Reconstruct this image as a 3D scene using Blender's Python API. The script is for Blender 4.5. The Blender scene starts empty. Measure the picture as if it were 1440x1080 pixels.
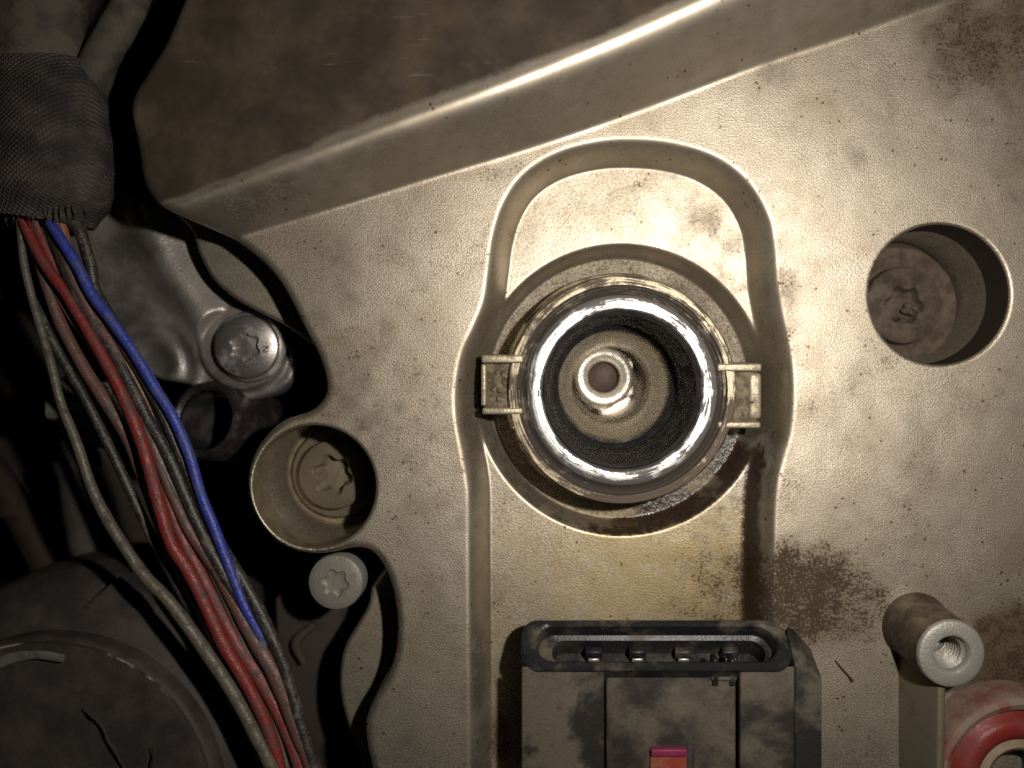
import bpy, bmesh, math, random
import numpy as np
from mathutils import Vector, Matrix

random.seed(4)
rng = np.random.default_rng(7)

# ------------------------------------------------------------------ units
# Everything is measured in "u": 1 u = 0.09 mm.  x to the right, y downwards on
# the cover, h = height above the cover's main face.
S = 9e-5
EYE = (770.0, 500.0)          # the point of the cover straight below the lens
D = 1050.0                    # lens height above the main face

def W(x, y, h=0.0):
    return Vector(((x - 720) * S, (540 - y) * S, h * S))

def at(x, y, h):
    """true x, y of something at height h that is seen along the line to (x, y, 0)"""
    k = (D - h) / D
    return (EYE[0] + (x - EYE[0]) * k, EYE[1] + (y - EYE[1]) * k)

# ------------------------------------------------------------------ camera
sc = bpy.context.scene
cam_d = bpy.data.cameras.new('camera')
cam = bpy.data.objects.new('camera', cam_d)
sc.collection.objects.link(cam)
cam.location = W(EYE[0], EYE[1], D)
cam_d.sensor_fit = 'HORIZONTAL'
cam_d.sensor_width = 36.0
cam_d.lens = 36.0 * D / 1440.0
cam_d.shift_x = (720 - EYE[0]) / 1440.0
cam_d.shift_y = (EYE[1] - 540) / 1440.0
cam_d.clip_start = 0.005
cam_d.clip_end = 10.0
cam_d.dof.use_dof = True
cam_d.dof.focus_distance = (D + 5) * S
cam_d.dof.aperture_fstop = 11.5
sc.camera = cam

# ------------------------------------------------------------------ light: the phone's flash, beside the lens
LIGHT = (1095, 375, 1000)
ld = bpy.data.lights.new('flash_lamp', 'AREA')
ld.shape = 'DISK'
ld.size = 46 * S
ld.energy = 0.140
ld.spread = math.radians(165)
ld.color = (1.0, 0.935, 0.845)
lo = bpy.data.objects.new('flash_lamp', ld)
sc.collection.objects.link(lo)
lo.location = W(*LIGHT)
tgt = W(930, 500, 0)
lo.rotation_euler = (tgt - lo.location).to_track_quat('-Z', 'Y').to_euler()

wd = bpy.data.worlds.new('World')
sc.world = wd
wd.use_nodes = True
bg = wd.node_tree.nodes['Background']
bg.inputs[0].default_value = (0.9, 0.85, 0.8, 1)
bg.inputs[1].default_value = 0.0025

sc.view_settings.view_transform = 'Standard'
sc.view_settings.look = 'None'
sc.view_settings.exposure = 0.0
sc.view_settings.gamma = 1.0
sc.render.engine = 'CYCLES'
sc.cycles.use_denoising = False
sc.cycles.max_bounces = 4
sc.cycles.sample_clamp_indirect = 1.5
sc.cycles.blur_glossy = 0.6

# ------------------------------------------------------------------ small maths
def spline(pts, closed=False, n=8):
    P = [np.array(p, float) for p in pts]
    N = len(P)
    out = []
    rngi = range(N) if closed else range(N - 1)
    for i in rngi:
        if closed:
            p0, p1, p2, p3 = P[(i - 1) % N], P[i], P[(i + 1) % N], P[(i + 2) % N]
        else:
            p1, p2 = P[i], P[i + 1]
            p0 = P[i - 1] if i > 0 else 2 * p1 - p2
            p3 = P[i + 2] if i + 2 < N else 2 * p2 - p1
        for k in range(n):
            t = k / n
            out.append(0.5 * (2 * p1 + (p2 - p0) * t + (2 * p0 - 5 * p1 + 4 * p2 - p3) * t * t
                              + (3 * p1 - p0 - 3 * p2 + p3) * t ** 3))
    if not closed:
        out.append(P[-1])
    return np.array(out)

def poly_sdf(px, py, poly):
    """signed distance, negative inside; arrays px, py flat"""
    A = poly; B = np.roll(poly, -1, axis=0)
    out = np.empty(px.shape)
    for c in range(0, len(px), 20000):
        x = px[c:c + 20000, None]; y = py[c:c + 20000, None]
        ex = (B[:, 0] - A[:, 0])[None]; ey = (B[:, 1] - A[:, 1])[None]
        wx = x - A[None, :, 0]; wy = y - A[None, :, 1]
        t = np.clip((wx * ex + wy * ey) / (ex * ex + ey * ey + 1e-9), 0, 1)
        d2 = (wx - ex * t) ** 2 + (wy - ey * t) ** 2
        d = np.sqrt(d2.min(axis=1))
        c1 = (A[None, :, 1] <= y) != (B[None, :, 1] <= y)
        xi = A[None, :, 0] + (y - A[None, :, 1]) * ex / np.where(np.abs(ey) < 1e-9, 1e-9, ey)
        inside = (np.sum(c1 & (x < xi), axis=1) % 2) == 1
        out[c:c + 20000] = np.where(inside, -d, d)
    return out

class Field:
    """a polygon's signed distance, sampled on a coarse lattice"""
    def __init__(self, poly, x0, x1, y0, y1, step=4.0):
        self.x0, self.y0, self.s = x0, y0, step
        self.nx = int((x1 - x0) / step) + 3; self.ny = int((y1 - y0) / step) + 3
        gx, gy = np.meshgrid(x0 + np.arange(self.nx) * step, y0 + np.arange(self.ny) * step)
        self.v = poly_sdf(gx.ravel(), gy.ravel(), poly).reshape(self.ny, self.nx)
    def __call__(self, x, y):
        u = np.clip((x - self.x0) / self.s, 0, self.nx - 1.001); v = np.clip((y - self.y0) / self.s, 0, self.ny - 1.001)
        i = u.astype(int); j = v.astype(int); fu = u - i; fv = v - j
        a = self.v
        return (a[j, i] * (1 - fu) + a[j, i + 1] * fu) * (1 - fv) + (a[j + 1, i] * (1 - fu) + a[j + 1, i + 1] * fu) * fv

def sstep(t):
    t = np.clip(t, 0, 1)
    return t * t * (3 - 2 * t)

def ramp(t, r=0.3):
    """0..1 straight slope with rounded ends (r = share of each rounding)"""
    t = np.clip(t, 0, 1)
    m = 1.0 / (1 - r)
    a = m * t * t / (2 * r)
    b = 1 - m * (1 - t) ** 2 / (2 * r)
    c = m * r / 2 + m * (t - r)
    return np.where(t < r, a, np.where(t > 1 - r, b, c))

def ramp2(t, ra, rb):
    """the same with different roundings at the foot (ra) and at the far end (rb)"""
    t = np.clip(t, 0, 1)
    m = 1.0 / (1 - ra / 2 - rb / 2)
    a = m * t * t / (2 * ra)
    b = 1 - m * (1 - t) ** 2 / (2 * rb)
    c = m * ra / 2 + m * (t - ra)
    return np.where(t < ra, a, np.where(t > 1 - rb, b, c))

_lat = rng.random((256, 256))
def vnoise(x, y, size):
    u = x / size; v = y / size
    i = np.floor(u).astype(int); j = np.floor(v).astype(int)
    f = sstep(u - i); g = sstep(v - j)
    L = lambda a, b: _lat[a % 256, b % 256]
    return (L(i, j) * (1 - f) + L(i + 1, j) * f) * (1 - g) + (L(i, j + 1) * (1 - f) + L(i + 1, j + 1) * f) * g
def fbm(x, y, size, o=4):
    s = 0; a = 0.5; t = 0
    for k in range(o):
        s = s + a * vnoise(x + 37 * k, y + 91 * k, size / 2 ** k); t += a; a *= 0.55
    return s / t

# ------------------------------------------------------------------ materials
class NT:
    def __init__(self, name):
        self.m = bpy.data.materials.new(name); self.m.use_nodes = True
        self.t = self.m.node_tree; self.n = self.t.nodes
        self.b = self.n['Principled BSDF']
        tc = self.n.new('ShaderNodeTexCoord'); mp = self.n.new('ShaderNodeMapping')
        mp.inputs['Scale'].default_value = (1 / S, 1 / S, 1 / S)
        self.t.links.new(tc.outputs['Object'], mp.inputs['Vector'])
        self.co = mp.outputs[0]
    def L(self, a, b): self.t.links.new(a, b)
    def put(self, v, sock):
        if isinstance(v, (int, float)): sock.default_value = v
        elif isinstance(v, tuple): sock.default_value = (*v, 1) if len(v) == 3 else v
        else: self.L(v, sock)
    def noise(self, size, detail=3, rough=0.55, co=None, dist=0.0):
        n = self.n.new('ShaderNodeTexNoise'); n.inputs['Scale'].default_value = 1.0 / size
        n.inputs['Detail'].default_value = detail; n.inputs['Roughness'].default_value = rough
        n.inputs['Distortion'].default_value = dist
        self.L(co if co is not None else self.co, n.inputs['Vector'])
        return n.outputs['Fac']
    def voro(self, size, feature='F1', co=None):
        n = self.n.new('ShaderNodeTexVoronoi'); n.feature = feature; n.inputs['Scale'].default_value = 1.0 / size
        self.L(co if co is not None else self.co, n.inputs['Vector'])
        return n.outputs['Distance']
    def rng(self, v, a, b, c=0.0, d=1.0):
        n = self.n.new('ShaderNodeMapRange'); n.interpolation_type = 'SMOOTHSTEP'
        self.put(v, n.inputs[0])
        for k, q in zip((1, 2, 3, 4), (a, b, c, d)): n.inputs[k].default_value = q
        return n.outputs[0]
    def math(self, op, a, b=0.0):
        n = self.n.new('ShaderNodeMath'); n.operation = op
        self.put(a, n.inputs[0]); self.put(b, n.inputs[1])
        return n.outputs[0]
    def mix(self, f, a, b):
        n = self.n.new('ShaderNodeMix'); n.data_type = 'RGBA'
        self.put(f, n.inputs[0]); self.put(a, n.inputs[6]); self.put(b, n.inputs[7])
        return n.outputs[2]
    def attr(self, name):
        n = self.n.new('ShaderNodeAttribute'); n.attribute_name = name
        return n.outputs['Fac']
    def bump(self, h, dist, strength=1.0, prev=None):
        n = self.n.new('ShaderNodeBump'); n.inputs['Distance'].default_value = dist * S
        n.inputs['Strength'].default_value = strength
        self.L(h, n.inputs['Height'])
        if prev is not None: self.L(prev, n.inputs['Normal'])
        return n.outputs[0]
    def fin(self, col, rough, metal=0.0, normal=None, spec=0.5, coat=None):
        self.put(col, self.b.inputs['Base Color']); self.put(rough, self.b.inputs['Roughness'])
        self.put(metal, self.b.inputs['Metallic'])
        if spec is not None: self.b.inputs['Specular IOR Level'].default_value = spec
        if normal is not None: self.L(normal, self.b.inputs['Normal'])
        if coat is not None: self.put(coat, self.b.inputs['Coat Weight']); self.b.inputs['Coat Roughness'].default_value = 0.12
        return self.m

def cast_material():
    t = NT('cast_aluminium')
    stain, oil, gold, film, raw = t.attr('stain'), t.attr('oil'), t.attr('gold'), t.attr('film'), t.attr('raw')
    fine = t.noise(2.3, 2, 0.6)
    mid = t.noise(26, 4, 0.6)
    big = t.noise(120, 4, 0.6)
    base = t.mix(t.rng(big, 0.35, 0.7), (0.470, 0.418, 0.338), (0.385, 0.332, 0.258))
    base = t.mix(t.rng(mid, 0.45, 0.75, 0, 0.4), base, (0.30, 0.25, 0.182))
    base = t.mix(t.math('MULTIPLY', t.rng(fine, 0.60, 0.38, 0, 0.45), t.attr('grain')), base, (0.115, 0.09, 0.063))
    base = t.mix(t.math('MULTIPLY', raw, 0.75), base, t.mix(t.rng(fine, 0.35, 0.6), (0.07, 0.06, 0.045), (0.20, 0.175, 0.135)))
    gm = t.math('MULTIPLY', gold, t.rng(t.noise(30, 4, 0.65), 0.1, 0.6))
    base = t.mix(t.math('MULTIPLY', gm, 0.75), base, (0.33, 0.255, 0.12))
    # brown varnish left by hot oil
    fm = t.rng(t.math('ADD', film, t.math('MULTIPLY', t.math('SUBTRACT', t.noise(55, 7, 0.68), 0.5), 1.2)), 0.15, 0.95)
    fcol = t.mix(t.rng(t.noise(75, 8, 0.62), 0.38, 0.72), (0.020, 0.013, 0.009), (0.066, 0.045, 0.029))
    base = t.mix(t.math('MULTIPLY', fm, 0.92), base, fcol)
    def hair(rot, lo):
        mp = t.n.new('ShaderNodeMapping'); mp.inputs['Rotation'].default_value = (0, 0, rot); mp.inputs['Scale'].default_value = (1 / 70.0, 1 / 1.3, 1 / 40.0)
        t.L(t.co, mp.inputs['Vector'])
        return t.math('MULTIPLY', t.rng(t.noise(1.0, 2, 0.5, mp.outputs[0]), lo, lo + 0.05), t.rng(t.noise(150, 3), 0.52, 0.66))
    base = t.mix(t.math('MULTIPLY', hair(0.5, 0.70), 0.5), base, (0.62, 0.57, 0.49))
    base = t.mix(t.math('MULTIPLY', hair(-0.9, 0.71), 0.6), base, (0.09, 0.07, 0.05))
    # grime, broken up into speckles
    spk = t.noise(4.0, 3, 0.75)
    edge = t.math('ADD', stain, t.math('MULTIPLY', t.math('SUBTRACT', spk, 0.5), 2.1))
    edge = t.math('ADD', edge, t.math('MULTIPLY', t.math('SUBTRACT', t.noise(22, 4, 0.65), 0.5), 1.3))
    grime = t.math('MULTIPLY', t.rng(edge, 0.42, 1.04), t.rng(stain, 0.02, 0.25))
    base = t.mix(t.math('MULTIPLY', t.rng(stain, 0.12, 0.9), 0.45), base, (0.15, 0.105, 0.065))
    base = t.mix(t.math('MULTIPLY', grime, 0.92), base, (0.028, 0.018, 0.011))
    dots = t.rng(t.voro(15), 0.10, 0.18, 1, 0)
    dots = t.math('MULTIPLY', dots, t.rng(t.noise(60, 2), 0.46, 0.62))
    base = t.mix(t.math('MULTIPLY', dots, 0.8), base, (0.07, 0.045, 0.03))
    oilm = t.rng(t.math('ADD', oil, t.math('MULTIPLY', t.math('SUBTRACT', t.noise(14, 4, 0.65), 0.5), 0.7)), 0.28, 0.85)
    base = t.mix(t.math('MULTIPLY', oilm, 0.97), base, (0.020, 0.010, 0.005))
    rough = t.math('ADD', t.math('ADD', 0.475, t.math('MULTIPLY', t.attr('grain'), 0.06)), t.math('MULTIPLY', grime, 0.18))
    rough = t.math('ADD', rough, t.math('MULTIPLY', fm, 0.06))
    rough = t.math('ADD', rough, t.math('MULTIPLY', raw, 0.12))
    rough = t.math('ADD', rough, t.math('MULTIPLY', t.math('SUBTRACT', big, 0.5), 0.22))
    rough = t.math('ADD', t.math('MULTIPLY', rough, t.math('SUBTRACT', 1.0, oilm)), t.math('MULTIPLY', oilm, 0.27))
    clean = t.math('MULTIPLY', t.math('SUBTRACT', 1.0, t.math('MULTIPLY', grime, 0.6)), t.math('SUBTRACT', 1.0, oilm))
    metal = t.math('MULTIPLY', clean, t.math('SUBTRACT', 0.965, t.math('MULTIPLY', fm, 0.5)))
    amp = t.math('MULTIPLY', t.attr('grain'), t.rng(t.noise(70, 3), 0.3, 0.7, 0.55, 1.0))
    b1 = t.n.new('ShaderNodeBump'); b1.inputs['Distance'].default_value = 0.52 * S
    t.L(amp, b1.inputs['Strength']); t.L(fine, b1.inputs['Height'])
    n2 = t.bump(t.noise(16, 2), 1.0, 0.12, b1.outputs[0])
    b3 = t.n.new('ShaderNodeBump'); b3.inputs['Distance'].default_value = 2.6 * S
    t.L(oilm, b3.inputs['Strength']); t.L(t.noise(13, 2), b3.inputs['Height']); t.L(n2, b3.inputs['Normal'])
    t.L(t.math('ADD', 0.10, t.math('MULTIPLY', oilm, 0.4)), t.b.inputs['Specular IOR Level'])
    return t.fin(base, rough, metal, b3.outputs[0], None)

def metal_material(name, col, dark, rough, metal, grain=3.5, bump=0.8, dirt=(0.5, 0.75), dsize=18, dstr=0.8):
    t = NT(name)
    d = t.rng(t.noise(dsize, 5, 0.65), dirt[0], dirt[1])
    base = t.mix(t.math('MULTIPLY', d, dstr), col, dark)
    fine = t.noise(grain, 3, 0.6)
    r = t.math('ADD', rough, t.math('MULTIPLY', t.math('SUBTRACT', fine, 0.5), 0.2))
    r = t.math('ADD', r, t.math('MULTIPLY', d, 0.15))
    m = t.math('MULTIPLY', metal, t.math('SUBTRACT', 1.0, t.math('MULTIPLY', d, 0.6)))
    return t.fin(base, r, m, t.bump(fine, bump, 0.8), 0.2)

CC = (876.0, 549.0)      # axis of the plug well
def worn_ring_material(name, col, dark, rough, thr, cut=0.8, edge=None):
    """turned metal: scuffs and deposits drawn out around the axis of the well"""
    t = NT(name)
    sub = t.n.new('ShaderNodeVectorMath'); sub.operation = 'SUBTRACT'
    t.L(t.co, sub.inputs[0]); sub.inputs[1].default_value = (CC[0] - 720, 540 - CC[1], 0)
    sp = t.n.new('ShaderNodeSeparateXYZ'); t.L(sub.outputs[0], sp.inputs[0])
    ang = t.math('ARCTAN2', sp.outputs[1], sp.outputs[0])
    x2 = t.math('MULTIPLY', sp.outputs[0], sp.outputs[0]); y2 = t.math('MULTIPLY', sp.outputs[1], sp.outputs[1])
    rad = t.math('SQRT', t.math('ADD', x2, y2))
    cb = t.n.new('ShaderNodeCombineXYZ')
    t.L(t.math('MULTIPLY', ang, 26.0), cb.inputs[0]); t.L(t.math('MULTIPLY', rad, 2.6), cb.inputs[1]); t.L(sp.outputs[2], cb.inputs[2])
    streak = t.noise(9.0, 5, 0.7, cb.outputs[0], 0.5)
    blot = t.noise(34, 4, 0.65)
    d = t.math('ADD', t.math('MULTIPLY', streak, 0.6), t.math('MULTIPLY', blot, 0.45))
    lee = t.math('DIVIDE', t.math('SUBTRACT', t.math('MULTIPLY', sp.outputs[0], 0.45), t.math('MULTIPLY', sp.outputs[1], 0.89)), rad)
    d = t.math('ADD', d, t.rng(lee, 0.35, 1.0, 0.0, 0.11 if not edge else 0.03))     # oil has dried on the lower right
    if edge:
        d = t.math('ADD', d, t.rng(rad, edge - 9, edge + 2, 0.0, 0.16))
        d = t.math('ADD', d, t.rng(rad, 119, 112, 0.0, 0.10))
    d = t.rng(d, thr, thr + 0.09)
    base = t.mix(t.math('MULTIPLY', d, 0.93), col, dark)
    r = t.math('ADD', rough, t.math('MULTIPLY', d, 0.2))
    m = t.math('SUBTRACT', 0.9, t.math('MULTIPLY', d, 0.6))
    nb = t.bump(streak, 1.2, cut)
    nb = t.bump(t.noise(3.5, 3), 0.9, cut * 0.6, nb)
    return t.fin(base, r, m, nb)

def plastic_material(name, col, dust, amount=(0.42, 0.68), rough=0.5, dsize=40, dstr=0.8, bump=0.8, spec=0.18, grain=4):
    t = NT(name)
    d = t.rng(t.noise(dsize, 5, 0.62, dist=0.15), amount[0], amount[1])
    f = t.noise(grain, 3, 0.6)
    d = t.math('MULTIPLY', d, t.rng(f, 0.2, 0.7, 0.65, 1.0))
    base = t.mix(t.math('MULTIPLY', d, dstr), col, dust)
    r = t.math('ADD', rough, t.math('MULTIPLY', d, 0.3))
    n = t.bump(f, bump, 0.6)
    return t.fin(base, r, 0.0, n, spec)

def weave_material(name, col, dust):
    t = NT(name)
    mp = t.n.new('ShaderNodeMapping'); mp.inputs['Rotation'].default_value = (0.2, 0.3, 0.75)
    t.L(t.co, mp.inputs['Vector'])
    def wave(axis):
        w = t.n.new('ShaderNodeTexWave'); w.bands_direction = axis; w.inputs['Scale'].default_value = 1 / 16.0
        w.inputs['Distortion'].default_value = 1.2; w.inputs['Detail'].default_value = 2.0
        t.L(mp.outputs[0], w.inputs['Vector']); return w.outputs['Fac']
    wv = t.math('MULTIPLY', wave('X'), wave('Y'))
    d = t.rng(t.noise(45, 5, 0.6), 0.36, 0.66)
    base = t.mix(d, col, dust)
    base = t.mix(t.rng(wv, 0.5, 0.1, 0, 0.55), base, (0.012, 0.010, 0.012))
    nb = t.bump(wv, 2.2, 0.9)
    return t.fin(base, 0.8, 0.0, nb, 0.2)

M = {}
M['cast'] = cast_material()
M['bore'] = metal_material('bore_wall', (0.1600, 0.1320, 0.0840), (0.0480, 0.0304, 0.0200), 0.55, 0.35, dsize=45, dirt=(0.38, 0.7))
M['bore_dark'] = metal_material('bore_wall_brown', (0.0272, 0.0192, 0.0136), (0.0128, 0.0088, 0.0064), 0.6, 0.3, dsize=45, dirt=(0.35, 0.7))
M['collar'] = worn_ring_material('collar_metal', (0.47, 0.41, 0.295), (0.05, 0.032, 0.022), 0.58, 0.475)
M['worn'] = worn_ring_material('worn_collar_edge', (0.27, 0.235, 0.185), (0.016, 0.011, 0.008), 0.68, 0.42)
M['ring'] = worn_ring_material('machined_rim', (0.66, 0.65, 0.63), (0.025, 0.018, 0.016), 0.45, 0.53, 0.3, 133)
M['rubber'] = plastic_material('black_rubber', (0.0096, 0.0092, 0.0096), (0.0240, 0.0224, 0.0208), rough=0.5, dsize=25, dstr=0.6)
M['tube'] = metal_material('tube_metal', (0.44, 0.40, 0.33), (0.13, 0.10, 0.07), 0.33, 0.97, dsize=40, dirt=(0.5, 0.8))
M['plug_metal'] = metal_material('plug_shell_metal', (0.70, 0.66, 0.59), (0.2, 0.15, 0.1), 0.34, 0.95)
M['plug_white'] = metal_material('plug_ceramic', (0.92, 0.90, 0.86), (0.5, 0.4, 0.3), 0.25, 0.0, dstr=0.3)
M['plug_dark'] = metal_material('plug_terminal', (0.045, 0.028, 0.022), (0.025, 0.017, 0.014), 0.5, 0.2)
M['bolt_dusty'] = metal_material('dusty_bolt_steel', (0.1162, 0.0953, 0.0660), (0.0600, 0.0465, 0.0338), 0.55, 0.45, dsize=30)
M['bolt_brown'] = metal_material('grimy_bolt_steel', (0.062, 0.046, 0.033), (0.022, 0.015, 0.011), 0.65, 0.25, dsize=24, dirt=(0.38, 0.66))
M['bolt_silver'] = metal_material('bright_bolt_steel', (0.3680, 0.3440, 0.3280), (0.1600, 0.1360, 0.1120), 0.36, 0.9, bump=0.3, dsize=40, dstr=0.5)
M['bolt_pale'] = metal_material('pale_bolt_steel', (0.1650, 0.1537, 0.1312), (0.0750, 0.0675, 0.0562), 0.55, 0.3, dsize=22)
M['lug_metal'] = metal_material('lug_casting', (0.30, 0.26, 0.19), (0.08, 0.06, 0.038), 0.5, 0.7, dsize=22, dirt=(0.45, 0.7), bump=1.2)
M['lug_dirt'] = metal_material('packed_lug_dirt', (0.15, 0.12, 0.08), (0.045, 0.032, 0.022), 0.7, 0.1, dsize=16, dirt=(0.4, 0.6), bump=2.0)
M['socket_dirt'] = metal_material('packed_socket_dirt', (0.1200, 0.0975, 0.0675), (0.0450, 0.0338, 0.0263), 0.8, 0.0, dsize=14, bump=1.6)
M['bracket'] = metal_material('silver_casting', (0.3150, 0.2888, 0.2700), (0.1575, 0.1275, 0.1013), 0.36, 0.88, grain=4, bump=0.7, dsize=110, dirt=(0.36, 0.8), dstr=0.7)
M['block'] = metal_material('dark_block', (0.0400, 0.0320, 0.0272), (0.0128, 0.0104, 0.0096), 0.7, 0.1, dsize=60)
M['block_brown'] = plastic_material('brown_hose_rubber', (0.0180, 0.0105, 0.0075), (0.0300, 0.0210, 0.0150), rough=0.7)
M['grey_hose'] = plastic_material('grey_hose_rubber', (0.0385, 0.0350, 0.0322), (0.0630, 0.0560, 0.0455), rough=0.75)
M['post_top'] = metal_material('post_top_metal', (0.2600, 0.2470, 0.2184), (0.1248, 0.1040, 0.0832), 0.5, 0.55, dsize=16, bump=1.4)
M['post_side'] = metal_material('post_side_metal', (0.1050, 0.0840, 0.0595), (0.0210, 0.0140, 0.0098), 0.35, 0.5, dsize=30, dirt=(0.35, 0.62))
M['rib'] = metal_material('rib_metal', (0.1430, 0.1238, 0.0880), (0.0660, 0.0495, 0.0330), 0.55, 0.5, dsize=40, bump=0.3)
M['connector'] = plastic_material('black_connector_plastic', (0.0102, 0.0102, 0.0110), (0.1020, 0.0833, 0.0595), (0.46, 0.72), 0.34, 50, 0.7)
M['connector_dusty'] = plastic_material('dusty_connector_plastic', (0.0187, 0.0161, 0.0145), (0.0892, 0.0731, 0.0536), (0.40, 0.60), 0.5, 120, 0.9, bump=1.2)
M['connector_smudged'] = plastic_material('smudged_connector_plastic', (0.0153, 0.0136, 0.0127), (0.0850, 0.0697, 0.0510), (0.50, 0.62), 0.45, 130, 0.9, bump=1.2)
M['pin'] = metal_material('tinned_pin', (0.42, 0.41, 0.38), (0.2, 0.18, 0.15), 0.4, 0.8)
M['red_tab'] = plastic_material('red_tab_plastic', (0.1600, 0.0280, 0.0176), (0.1600, 0.0720, 0.0400), rough=0.35)
M['magenta'] = plastic_material('magenta_tab_edge', (0.1360, 0.0144, 0.0480), (0.1600, 0.0480, 0.0640), rough=0.4, dstr=0.3)
M['cap_red'] = plastic_material('red_cap_plastic', (0.1170, 0.0135, 0.0117), (0.0900, 0.0315, 0.0225), rough=0.4, dsize=50, dstr=0.6)
M['cap_rim'] = plastic_material('dusty_cap_rim', (0.1045, 0.0413, 0.0303), (0.1375, 0.1100, 0.0825), (0.35, 0.6), 0.6, 40, 0.9)
M['cap_glint'] = plastic_material('pale_cap_glint', (0.1800, 0.1400, 0.1000), (0.1000, 0.0600, 0.0400), rough=0.45)  # pale colour that paints the whitish highlight inside the cap
M['black'] = plastic_material('black_shaft', (0.012, 0.011, 0.011), (0.04, 0.03, 0.03), rough=0.5)
M['hose'] = plastic_material('black_hose_rubber', (0.0112, 0.0088, 0.0088), (0.0280, 0.0208, 0.0192), rough=0.35, dsize=20, spec=0.5, bump=1.5)
M['housing'] = plastic_material('black_pump_plastic', (0.0257, 0.0219, 0.0205), (0.0744, 0.0616, 0.0525), (0.35, 0.75), 0.55, 60, 0.6, bump=1.0)
M['scuff'] = plastic_material('grey_scuff', (0.1040, 0.1000, 0.0960), (0.0400, 0.0360, 0.0320), rough=0.6, dsize=22)
M['edge'] = plastic_material('plastic_edge_highlight', (0.022, 0.019, 0.017), (0.26, 0.23, 0.19), (0.50, 0.60), 0.6, 110, 0.9)  # pale tone painted in for the highlight on the bevel
M['sleeve'] = weave_material('woven_loom_sleeve', (0.0240, 0.0208, 0.0200), (0.0680, 0.0576, 0.0464))
M['tape'] = plastic_material('loom_tape', (0.0270, 0.0232, 0.0195), (0.0750, 0.0645, 0.0480), (0.35, 0.62), 0.6, 45, 0.85, bump=1.2)
M['mark'] = plastic_material('stamped_letter', (0.05, 0.045, 0.045), (0.07, 0.06, 0.06), rough=0.6)
M['fibre'] = plastic_material('dark_fibre', (0.03, 0.02, 0.015), (0.05, 0.04, 0.03), rough=0.8)
M['nut'] = metal_material('grey_fitting', (0.2160, 0.1980, 0.1740), (0.0780, 0.0660, 0.0540), 0.6, 0.2, dsize=25)
def wire_mat(name, c, dust=(0.16, 0.13, 0.10), am=(0.52, 0.74)):
    t = NT(name)
    d = t.rng(t.noise(26, 5, 0.68, dist=0.8), am[0], am[1])
    sp = t.rng(t.noise(6.5, 4, 0.7), 0.52, 0.70)
    d2 = t.math('MAXIMUM', t.math('MULTIPLY', d, 0.85), t.math('MULTIPLY', sp, 0.5))
    f = t.noise(4, 3, 0.6)
    base = t.mix(d2, c, dust)
    base = t.mix(t.math('MULTIPLY', t.rng(t.noise(11, 4, 0.7), 0.56, 0.7), 0.7), base, (0.022, 0.018, 0.016))
    r = t.math('ADD', 0.42, t.math('MULTIPLY', d2, 0.4))
    return t.fin(base, r, 0.0, t.bump(f, 1.3, 0.8, t.bump(t.noise(18, 2), 3.0, 0.5)), 0.4)
M['w_blue'] = wire_mat('blue_insulation', (0.0188, 0.0318, 0.2095), (0.0615, 0.0578, 0.0723), (0.44, 0.80))
M['w_red'] = wire_mat('red_insulation', (0.1445, 0.0145, 0.0119), (0.0553, 0.0298, 0.0255), (0.42, 0.68))
M['w_red2'] = wire_mat('dusty_red_insulation', (0.1530, 0.0238, 0.0204), (0.0680, 0.0467, 0.0425), (0.40, 0.64))
M['w_black'] = wire_mat('black_insulation', (0.0176, 0.0160, 0.0152), (0.1040, 0.0880, 0.0680), (0.48, 0.76))
M['w_grey'] = wire_mat('grey_insulation', (0.0840, 0.0720, 0.0560), (0.0360, 0.0280, 0.0240), (0.45, 0.75))
M['w_mauve'] = wire_mat('mauve_insulation', (0.0960, 0.0440, 0.0360), (0.0520, 0.0440, 0.0384), (0.42, 0.66))
M['w_orange'] = wire_mat('brown_insulation', (0.1760, 0.0680, 0.0320), (0.0960, 0.0720, 0.0560), (0.45, 0.7))
M['w_beige'] = wire_mat('beige_insulation', (0.0788, 0.0660, 0.0495), (0.0300, 0.0248, 0.0203), (0.45, 0.7))

# ------------------------------------------------------------------ builders
def thing(name, label, cat, base, group=None, kind=None):
    o = bpy.data.objects.new(name, None)
    o.empty_display_size = 0.002
    sc.collection.objects.link(o)
    o.location = W(*base)
    o['label'] = label; o['category'] = cat
    if group: o['group'] = group
    if kind: o['kind'] = kind
    return o

def world_loc(o):
    v = Vector(o.location)
    return v

def link_mesh(name, me, m, parent, base=None):
    """vertices are given in world metres"""
    me.materials.append(m)
    o = bpy.data.objects.new(name, me)
    sc.collection.objects.link(o)
    if parent is not None:
        o.parent = parent
        root = parent
        off = Vector((0, 0, 0))
        while root is not None:
            off += Vector(root.location) if root.type == 'EMPTY' else Vector((0, 0, 0))
            root = root.parent
        o.matrix_parent_inverse = Matrix.Translation(-off) if parent.type == 'EMPTY' else Matrix.Identity(4)
    return o

def mesh(name, verts, faces, m, parent, smooth=True, xf=None, fix=True, sharp=None):
    vs = [(W(*v) if xf is None else W(*xf(v))) for v in verts]
    me = bpy.data.meshes.new(name)
    me.from_pydata(vs, [], faces)
    if fix:
        bm = bmesh.new(); bm.from_mesh(me)
        bmesh.ops.remove_doubles(bm, verts=bm.verts, dist=1e-8)
        bmesh.ops.recalc_face_normals(bm, faces=bm.faces)
        bm.to_mesh(me); bm.free()
    if smooth:
        me.polygons.foreach_set('use_smooth', [True] * len(me.polygons))
        if sharp: me.set_sharp_from_angle(angle=math.radians(sharp))
    return link_mesh(name, me, m, parent)

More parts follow.
